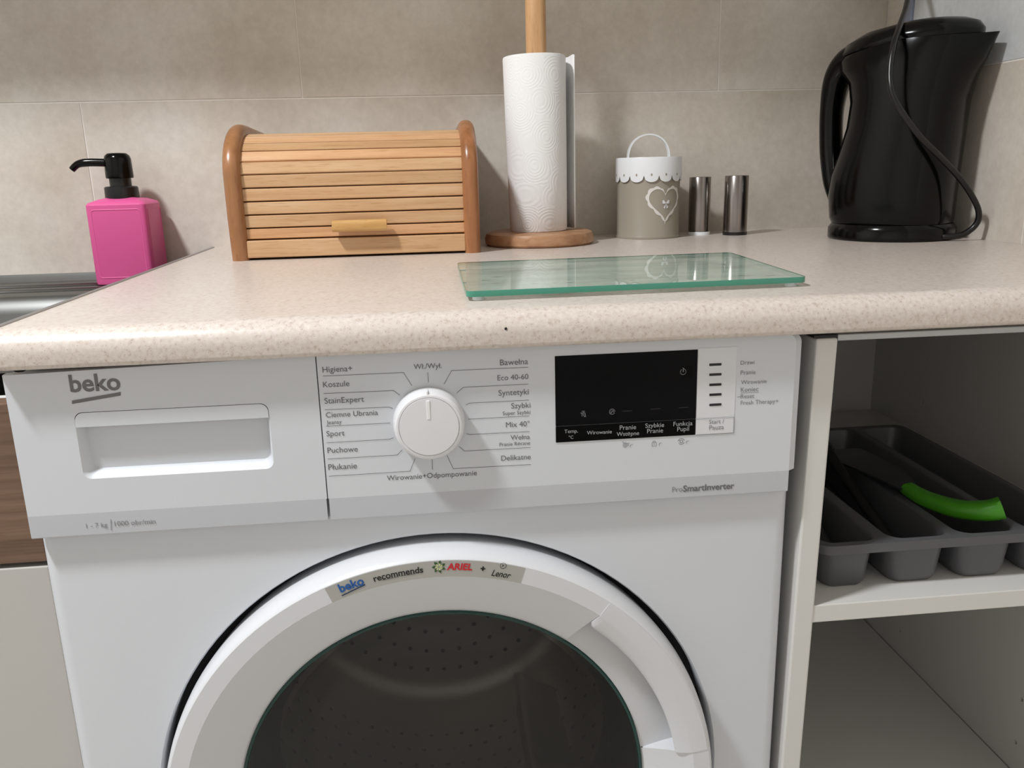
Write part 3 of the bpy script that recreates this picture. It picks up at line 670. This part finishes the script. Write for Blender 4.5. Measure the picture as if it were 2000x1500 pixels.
# tambour path: inset copy of the side profile, from the bottom rail upward and over
tp = [(SY0+.011, ZC+.024)]
for a in range(0, 91, 3):
    tp.append((.505-.0745*math.cos(math.radians(a)), ZC+.098+.052*math.sin(math.radians(a))))
tp += [(.56, ZC+.150), (.60, ZC+.149), (.63, ZC+.147)]
tp = [(SY0+.0115, ZC+.0245)] + [(SY0+.0112, ZC+.06)] + tp[1:]
def along(s):
    for (a, b) in zip(tp, tp[1:]):
        l = math.hypot(b[0]-a[0], b[1]-a[1])
        if s <= l: return (a[0]+(b[0]-a[0])*s/l, a[1]+(b[1]-a[1])*s/l), ((b[0]-a[0])/l, (b[1]-a[1])/l)
        s -= l
    return tp[-1], ((b[0]-a[0])/l, (b[1]-a[1])/l)
pitch = .0157; g = .0016
s = 0.0; k = 0
while s < .235:
    h = pitch if k else .0135
    (p, t) = along(s+h/2); nrm = (-t[1], t[0])       # outward (front/up)
    hw = (h-g)/2; bm = bmesh.new()
    def F(a, b): return (p[0]+t[0]*a+nrm[0]*b, p[1]+t[1]*a+nrm[1]*b)
    poly = [F(-hw, -.005), F(hw, -.005), F(hw, -.0008), F(hw-.0008, 0), F(-hw+.0008, 0), F(-hw, -.0008)]
    bm = prism(poly, lambda y, z: (IX0, y, z), lambda y, z: (IX1, y, z))
    so = loc(obj('slat', bm, 'beech'), bbx)
    if k == 1:
        hx0, hx1 = .1942, .2590; pz = p[1]-.0075
        hbm = prism(rrect(0, .018, pz-.0068, pz+.0068, .0045, 4), lambda y, z: (hx0, p[0]-.0195+y*.75, z), lambda y, z: (hx1, p[0]-.0195+y*.75, z))
        ho = obj('handle', hbm, 'beech_knob', ang=40); loc(ho, bbx)
    s += h; k += 1
loc(obj('bottom_rail', box(IX0, IX1, SY0+.0075, SY0+.024, ZC+.0028, ZC+.0235, bev=.0012), 'beech'), bbx)
loc(obj('back_panel', box(IX0, IX1, SY1-.008, SY1-.002, ZC+.003, ZC+.145), 'beech'), bbx)
loc(obj('floor_panel', box(IX0, IX1, SY0+.024, SY1-.008, ZC+.004, ZC+.010), 'beech'), bbx)
for a, x in ((0, .0905), (1, .3528)):
    pass

# ------------------------------------------------------------------ paper towel holder and roll
PX, PY_ = .4585, .523
ph = thing('towel_holder', 'round wooden stand with a pole holding the paper towel roll', 'towel holder', (PX, PY_, ZC))
dbm = lathe([(0, 0), (.070, 0), (.0735, .003), (.0738, .010), (.0715, .0155), (.066, .0178), (0, .018)], n=64)
obj('base_disc', dbm, 'beech_disc', ph, ang=40)
obj('pole', lathe([(.0130, .0175), (.0132, .20), (.0132, .315), (.011, .325), (.016, .335), (.0185, .35), (.012, .366), (0, .37)], n=32), 'beech_pole', ph, smooth=True)
pt = thing('paper_towel_roll', 'white embossed paper towel roll standing on the wooden pole', 'paper towel', (PX-.0005, PY_, ZC+.0182))
pt.rotation_euler = (0, math.radians(-.6), 0)
bm = bmesh.new(); n_ = 72; rings = []
for r_, z in ((.0175, .0), (.0375, .0), (.0385, .0012), (.0395, .08), (.0408, .218), (.0402, .2205), (.0385, .2212), (.0175, .2195), (.0175, .0)):
    rings.append([(r_*math.cos(2*PI*i/n_)*(1+.004*math.sin(3*2*PI*i/n_)), r_*math.sin(2*PI*i/n_), z) for i in range(n_)])
loft(rings, True, False, bm); obj('roll', bm, 'paper', pt, ang=50)
# free end of the sheet leaving the roll on the right
cols = []
for k in range(18):
    a = math.radians(112-7.2*k)      # wraps round the back, then its free end stands off on the right
    extra = max(0, (k-6)/11)**1.5*.0105
    rr_ = .0412+extra; cols.append((rr_*math.cos(a), rr_*math.sin(a)))
bm = bmesh.new(); rings = []
for z in (.0015, .05, .11, .16, .2215):
    f_ = .958+.042*z/.22
    rings.append([(x*f_, y*f_, z+(.001*math.sin(i*1.3) if z > .2 else 0)) for i, (x, y) in enumerate(cols)])
loft(rings, False, False, bm); o = obj('loose_sheet', bm, 'paper', pt, smooth=True)
md = o.modifiers.new('t', 'SOLIDIFY'); md.thickness = .0009; md.offset = 0

# ------------------------------------------------------------------ tin canister
cn = thing('tin_canister', 'taupe tin canister with a scalloped white lid and a lace heart', 'canister', (.622, .5725, ZC))
obj('body', lathe([(0, .0015), (.0425, .0015), (.0445, .0), (.0452, .0015), (.0448, .0035), (.0440, .005), (.0440, .100), (0, .100)], n=72), 'tin', cn, ang=40)
bm = bmesh.new(); n_ = 14*12; R_ = .0462; top = []; rings = []
def scal(i): ph_ = (i/12.0) % 1; return .0862-.0088*math.sqrt(max(0, 1-(2*ph_-1)**2))**.9
for r_, zf in ((.0458, None), (R_, None), (R_, .1085), (.0455, .1105), (.0440, .1105), (.0432, .1095), (.0430, .1080), (0.0002, .1080)):
    rings.append([(r_*math.cos(2*PI*i/n_-PI/2+.06), r_*math.sin(2*PI*i/n_-PI/2+.06), (scal(i) if zf is None else zf)) for i in range(n_)])
loft(rings, True, False, bm); lid = obj('lid', bm, 'enamel', cn, ang=50)
for k in range(14):
    a = 2*PI*(k+.5)/14-PI/2+.06
    hb_ = bmesh.new(); bmesh.ops.create_circle(hb_, cap_ends=True, radius=.0012, segments=10)
    for v in hb_.verts: v.co = Vector((v.co.x*1.0, 0, v.co.y*1.5))
    for v in hb_.verts:
        x = v.co.x; v.co = Vector(((R_+.0003)*math.cos(a)-x*math.sin(a), (R_+.0003)*math.sin(a)+x*math.cos(a), .0872+v.co.z))
    obj('lid_hole', hb_, 'tin', lid)
hpth = [(-.0295*math.cos(math.radians(a)), .002, .108+.0335*math.sin(math.radians(a))**.85) for a in range(0, 181, 9)]
bm = bmesh.new(); rings = []
for i, p in enumerate(hpth):
    p = Vector(p); t = (Vector(hpth[min(i+1, len(hpth)-1)])-Vector(hpth[max(i-1, 0)])).normalized(); nr = Vector((t.z, 0, -t.x))
    rings.append([p+nr*a+Vector((0, b, 0)) for a, b in ((-.0009, -.004), (.0009, -.004), (.0009, .004), (-.0009, .004))])
loft(rings, True, True, bm); obj('lid_handle', bm, 'enamel', cn, ang=40)
# heart of lace on the wall of the tin
A0 = math.atan2(-.0405, .0125); RC = .0443
def oncyl(s, z, dr=0): a = A0+s/RC; return ((RC+dr)*math.cos(a), (RC+dr)*math.sin(a), z)
def heart(t, k=1.0): return (k*.0262*(math.sin(t)**3), k*.0268*(13*math.cos(t)-5*math.cos(2*t)-2*math.cos(3*t)-math.cos(4*t))/16.0)
HZ = .0500; bm = bmesh.new(); N_ = 160; i_ = []; o_ = []
for k in range(N_):
    t = 2*PI*k/N_; x, z = heart(t); x2, z2 = heart(t, .89); sx = .0024*abs(math.sin(k*PI*18/N_)); L_ = math.hypot(x, z) or 1
    o_.append(bm.verts.new(oncyl(x*(1+sx/L_*.9), HZ+z*(1+sx/L_*.9), .0002))); i_.append(bm.verts.new(oncyl(x2, HZ+z2*.99, .0002)))
for k in range(N_): bm.faces.new((o_[k], o_[(k+1) % N_], i_[(k+1) % N_], i_[k]))
obj('lace_heart', bm, 'lace', cn)
bm = bmesh.new()
for poly in ([(0, 0), (.004, .0042), (.0068, .0035), (.0062, -.0008), (.003, -.0012)], [(0, 0), (-.004, .0042), (-.0068, .0035), (-.0062, -.0008), (-.003, -.0012)],
             [(0, .001), (.0016, -.003), (.0046, -.0064), (.0014, -.0084)], [(0, .001), (-.0016, -.003), (-.0046, -.0064), (-.0014, -.0084)]):
    bm.faces.new([bm.verts.new(oncyl(x*.85+.001, HZ-.001+z*.95, .0003)) for x, z in poly])
obj('bow', bm, 'enamel', cn)

# ------------------------------------------------------------------ shakers
def shaker(x, y, r, h, label, foot):
    t = thing('shaker', label, 'shaker', (x, y, ZC), 'salt and pepper shakers')
    obj('cylinder', lathe([(r*.97, .004), (r, .0045), (r, h-.0008), (r-.0006, h), (r*.9, h-.0006), (0, h-.001)], n=48), 'steel', t, ang=40)
    obj('foot_ring', lathe([(0, 0), (r*1.02, 0), (r*1.03, .0038), (r*.98, .0048), (0, .0048)], n=40), foot, t, ang=40)
    hb_ = bmesh.new()
    for k in range(5):
        bmesh.ops.create_circle(hb_, cap_ends=True, radius=.0009, segments=8, matrix=Matrix.Translation((.006*math.cos(k*2*PI/5), .006*math.sin(k*2*PI/5), h-.0006)))
    obj('pour_hole_disc', hb_, 'dark', t)  # flat dark discs, the shade inside the holes is painted, nothing is cut
shaker(.7015, .585, .0154, .0815, 'steel shaker with a white foot next to the taupe tin', 'enamel')
shaker(.7472, .562, .0166, .0825, 'steel shaker with a black foot', 'black_matt')

# ------------------------------------------------------------------ glass cutting board
gbq = [(.3363, .2455), (.6275, .2500), (.6170, .0405), (.3350, .0325)]
gbd = thing('glass_cutting_board', 'rectangular green tinted glass cutting board lying on the worktop', 'cutting board', (.48, .14, ZC))
def rquad(q, r, n=4):
    out = []
    for i in range(4):
        p = Vector(q[i]); a = (Vector(q[i-1])-p).normalized(); b = (Vector(q[(i+1) % 4])-p).normalized()
        for k in range(n+1):
            t = k/n; out.append(tuple(p+a*r*(1-t)**2+b*r*t**2))
    return out
rq = rquad(gbq, .007); zb, zt = ZC+.0035, ZC+.0082
bm = bmesh.new(); bm.faces.new([bm.verts.new((x, y, zt)) for x, y in rq]); loc(obj('top_pane', bm, 'glass_board'), gbd)
cxg, cyg = .479, .142
inn = [(cxg+(x-cxg)*.999, cyg+(y-cyg)*.998) for x, y in rq]
bm = loft([[(x, y, zb) for x, y in inn], [(x, y, zb) for x, y in rq], [(x, y, zt-.0004) for x, y in rq], [(x, y, zt) for x, y in inn]], True, False)
loc(obj('edge', bm, 'board_edge', ang=60), gbd)
m_ = M['under'] = mat('frosted_green', (226, 236, 226), .5); nt_ = m_.node_tree; tr2 = nd(m_, 'ShaderNodeBsdfTransparent'); mx2 = nd(m_, 'ShaderNodeMixShader'); mx2.inputs[0].default_value = .42
v = texco(m_, (9, 30, 1)); mrr = nd(m_, 'ShaderNodeMapRange'); mrr.inputs['From Min'].default_value = .3; mrr.inputs['From Max'].default_value = .7; mrr.inputs['To Min'].default_value = .12; mrr.inputs['To Max'].default_value = .45
lk(m_, noise(m_, v, 1.6, 4), mrr.inputs['Value']); lk(m_, mrr.outputs[0], mx2.inputs[0])
lk(m_, bsdf(m_).outputs[0], mx2.inputs[1]); lk(m_, tr2.outputs[0], mx2.inputs[2]); lk(m_, mx2.outputs[0], nt_.nodes['Material Output'].inputs[0])
bm = bmesh.new(); bm.faces.new([bm.verts.new((x, y, zt-.0008)) for x, y in inn]); loc(obj('frosted_layer', bm, 'under'), gbd)
for (x, y) in [(cxg+(x-cxg)*.93, cyg+(y-cyg)*.9) for x, y in gbq]:
    loc(obj('foot', lathe([(0, ZC), (.005, ZC), (.0045, zb+.0002), (0, zb+.0002)], x, y, 16), 'enamel', ang=40), gbd)
# frosted dashes printed under the glass
fm = glassmat('frosted_print', (236, 240, 236), 1.2, .3); bm = bmesh.new()
rnd = random.Random(4)
m_ = mat('frost', (206, 212, 204), .7)
for k in range(46):
    x = .35+.255*rnd.random(); y = .05+.18*rnd.random(); l = .004+.008*rnd.random(); w = .0006+.0008*rnd.random()
    bm.faces.new([bm.verts.new((x+l*a, y+w*b, zt-.0005)) for a, b in ((-.5, 0), (-.2, -1), (.3, -.8), (.5, 0), (.2, 1), (-.3, .8))])
o = loc(obj('frosted_marks', bm, m_), gbd); o['kind'] = 'stuff'

# ------------------------------------------------------------------ soap dispenser
sp = thing('soap_dispenser', 'square pink soap dispenser with a black pump standing on the sink ledge', 'soap dispenser', (-.1015, .591, ZK))
bw, bd, bh = .0385, .0350, .1085
bm = bmesh.new(); rings = []
for ins, z in ((.004, 0), (.0008, .0012), (0, .004), (0, bh-.003), (.0022, bh), (.0125, bh+.0042), (.0215, bh+.0062)):
    rings.append([(x, y, z) for x, y in rrect(-bw+ins, bw-ins, -bd+ins, bd-ins, max(.0065-ins*.1, .004), 5)])
loft(rings, True, True, bm); bot = obj('bottle', bm, 'pink', sp, ang=35)
fr = bmesh.new()
for sgn, hw_, off, ax in ((-1, bw, bd, 'y'), (1, bd, bw, 'x')):
    o_l = rrect(-hw_+.0065, hw_-.0065, .009, bh-.008, .004, 4); i_l = rrect(-hw_+.0085, hw_-.0085, .011, bh-.010, .003, 4); m_l = rrect(-hw_+.0075, hw_-.0075, .010, bh-.009, .0035, 4)
    def f3(d): return (lambda a, z: (a, sgn*(off+d), z)) if ax == 'y' else (lambda a, z: (off+d, a, z))
    loft([[f3(-.0002)(*p) for p in o_l], [f3(.0008)(*p) for p in m_l], [f3(-.0002)(*p) for p in i_l]], True, False, fr)
obj('raised_frame', fr, 'pink', bot, smooth=True)
obj('collar', lathe([(.0, bh+.005), (.0213, bh+.005), (.0216, bh+.0065), (.0212, bh+.019), (.0195, bh+.0205), (.0125, bh+.021)], n=40), 'black_matt', sp, ang=35)
obj('pump_stem', lathe([(.0138, bh+.02), (.0138, bh+.034)], n=24), 'black_matt', sp, smooth=True)
obj('pump_head', lathe([(.0, bh+.031), (.0170, bh+.031), (.0176, bh+.033), (.0170, bh+.056), (.0155, bh+.0605), (.012, bh+.0635), (.0, bh+.0645)], n=36), 'black_plastic', sp, ang=35)
npth = smoothpath([(-.012, -.001, bh+.0515), (-.036, -.003, bh+.0525), (-.050, -.004, bh+.0505), (-.0585, -.005, bh+.0435)], 5)
obj('nozzle', tube(npth, [.0055]*8+[.0052, .0050, .0048, .0046, .0045, .0044, .0043, .0043], 10), 'black_plastic', sp, smooth=True)

# ------------------------------------------------------------------ kettle
KA = math.radians(-50)
kt = thing('electric_kettle', 'black plastic electric kettle standing in the corner of the worktop', 'kettle', (.912, .438, ZC), rotz=KA)
def kring(ul, ur, b, z, n=56, pw=2.3, tip=0.0, tipz=0.0, slope=0.0):
    c_ = (ul+ur)/2; a_ = (ur-ul)/2; out = []
    for i in range(n):
        t = 2*PI*i/n; cs, sn = math.cos(t), math.sin(t)
        x = a_*math.copysign(abs(cs)**(2/pw), cs); y = b*math.copysign(abs(sn)**(2/pw), sn)
        if tip and cs > 0: y *= 1-tip*cs**3
        out.append((c_+x, y, z+tipz*max(0, cs)**4+slope*(min(0, x))*1.0))
    return out
obj('power_base', lathe([(0, 0), (.0755, 0), (.0775, .002), (.0775, .014), (.0745, .0185), (.0735, .020), (0, .020)], n=64), 'black_plastic', kt, ang=35)
rings = [kring(*a) for a in ((-.060, .060, .058, .0195), (-.0725, .0715, .068, .0205), (-.0755, .0725, .069, .026), (-.0790, .073, .0690, .055), (-.0770, .074, .0685, .080), (-.0690, .0750, .0675, .107),
    (-.0605, .0765, .0665, .140), (-.0580, .0780, .0655, .170))]
rings += [kring(-.0625, .085, .0645, .195, tip=.25, slope=.02), kring(-.0750, .0935, .063, .213, tip=.42, slope=.06), kring(-.0780, .101, .061, .2285, tip=.6, tipz=.004, slope=.10), kring(-.074, .1045, .0585, .2375, tip=.78, tipz=.003, slope=.12), kring(-.064, .100, .055, .2380, tip=.8, tipz=.002, slope=.12)]
kb = loft(rings, True, True); obj('jug', kb, 'black_plastic', kt, ang=40)
lid_r = [kring(-.076, .086, .0575, .2360, tip=.35, slope=.12), kring(-.077, .088, .0585, .2385, tip=.35, slope=.12), kring(-.071, .088, .0560, .2475, tip=.38, slope=.09), kring(-.050, .082, .048, .2555, tip=.4, slope=.06), kring(-.012, .068, .033, .2605, tip=.4, slope=.03), kring(.015, .05, .012, .2620)]
obj('lid', loft(lid_r, True, True), 'black_plastic', kt, ang=40)
hpth = smoothpath([(-.040, 0, .228), (-.066, 0, .2245), (-.0835, 0, .205), (-.0895, 0, .17), (-.0885, 0, .13), (-.0845, 0, .100), (-.0760, 0, .068), (-.062, 0, .042), (-.048, 0, .028)], 6)
bm = bmesh.new(); rings = []
for i, p in enumerate(hpth):
    t = (hpth[min(i+1, len(hpth)-1)]-hpth[max(i-1, 0)]).normalized(); nr = Vector((t.z, 0, -t.x)); f_ = i/(len(hpth)-1)
    wy = .0175+.03*abs(f_-.5)**2*4*.9; wn = .0135+.0065*max(0, 1-f_*2.6)-.003*max(0, (f_-.72)/.28)
    rings.append([p+nr*(wn*math.copysign(abs(math.cos(a))**.8, math.cos(a)))+Vector((0, wy*math.copysign(abs(math.sin(a))**.8, math.sin(a)), 0)) for a in [2*PI*k/20 for k in range(20)]])
loft(rings, True, True, bm); obj('handle', bm, 'black_plastic', kt, smooth=True)

cpts = []
for px, y in (((1822, 462), .3765), ((1848, 462), .366), ((1880, 458), .362), ((1904, 441), .359), ((1912, 420), .356), ((1904, 393), .352), ((1878, 352), .347), ((1838, 308), .343), ((1798, 268), .341), ((1760, 216), .343), ((1742, 180), .347), ((1738, 140), .355), ((1745, 90), .365), ((1757, 52), .39), ((1773, 0), .45)):
    cpts.append(ony(px, y))
cpts[0].z = max(cpts[0].z, ZC+.005)
cpts += [Vector((1.0-.02, .56, 1.26)), Vector((.975, .625, 1.33))]
for q_ in cpts: q_.z = max(q_.z, ZC+.0042)
kc_ = obj('power_cord', tube(smoothpath(cpts, 7), .0036, 10), 'cord', None, smooth=True)
kc_.parent = kt; kc_.matrix_parent_inverse = (Matrix.Translation(kt.location) @ Matrix.Rotation(KA, 4, 'Z')).inverted()
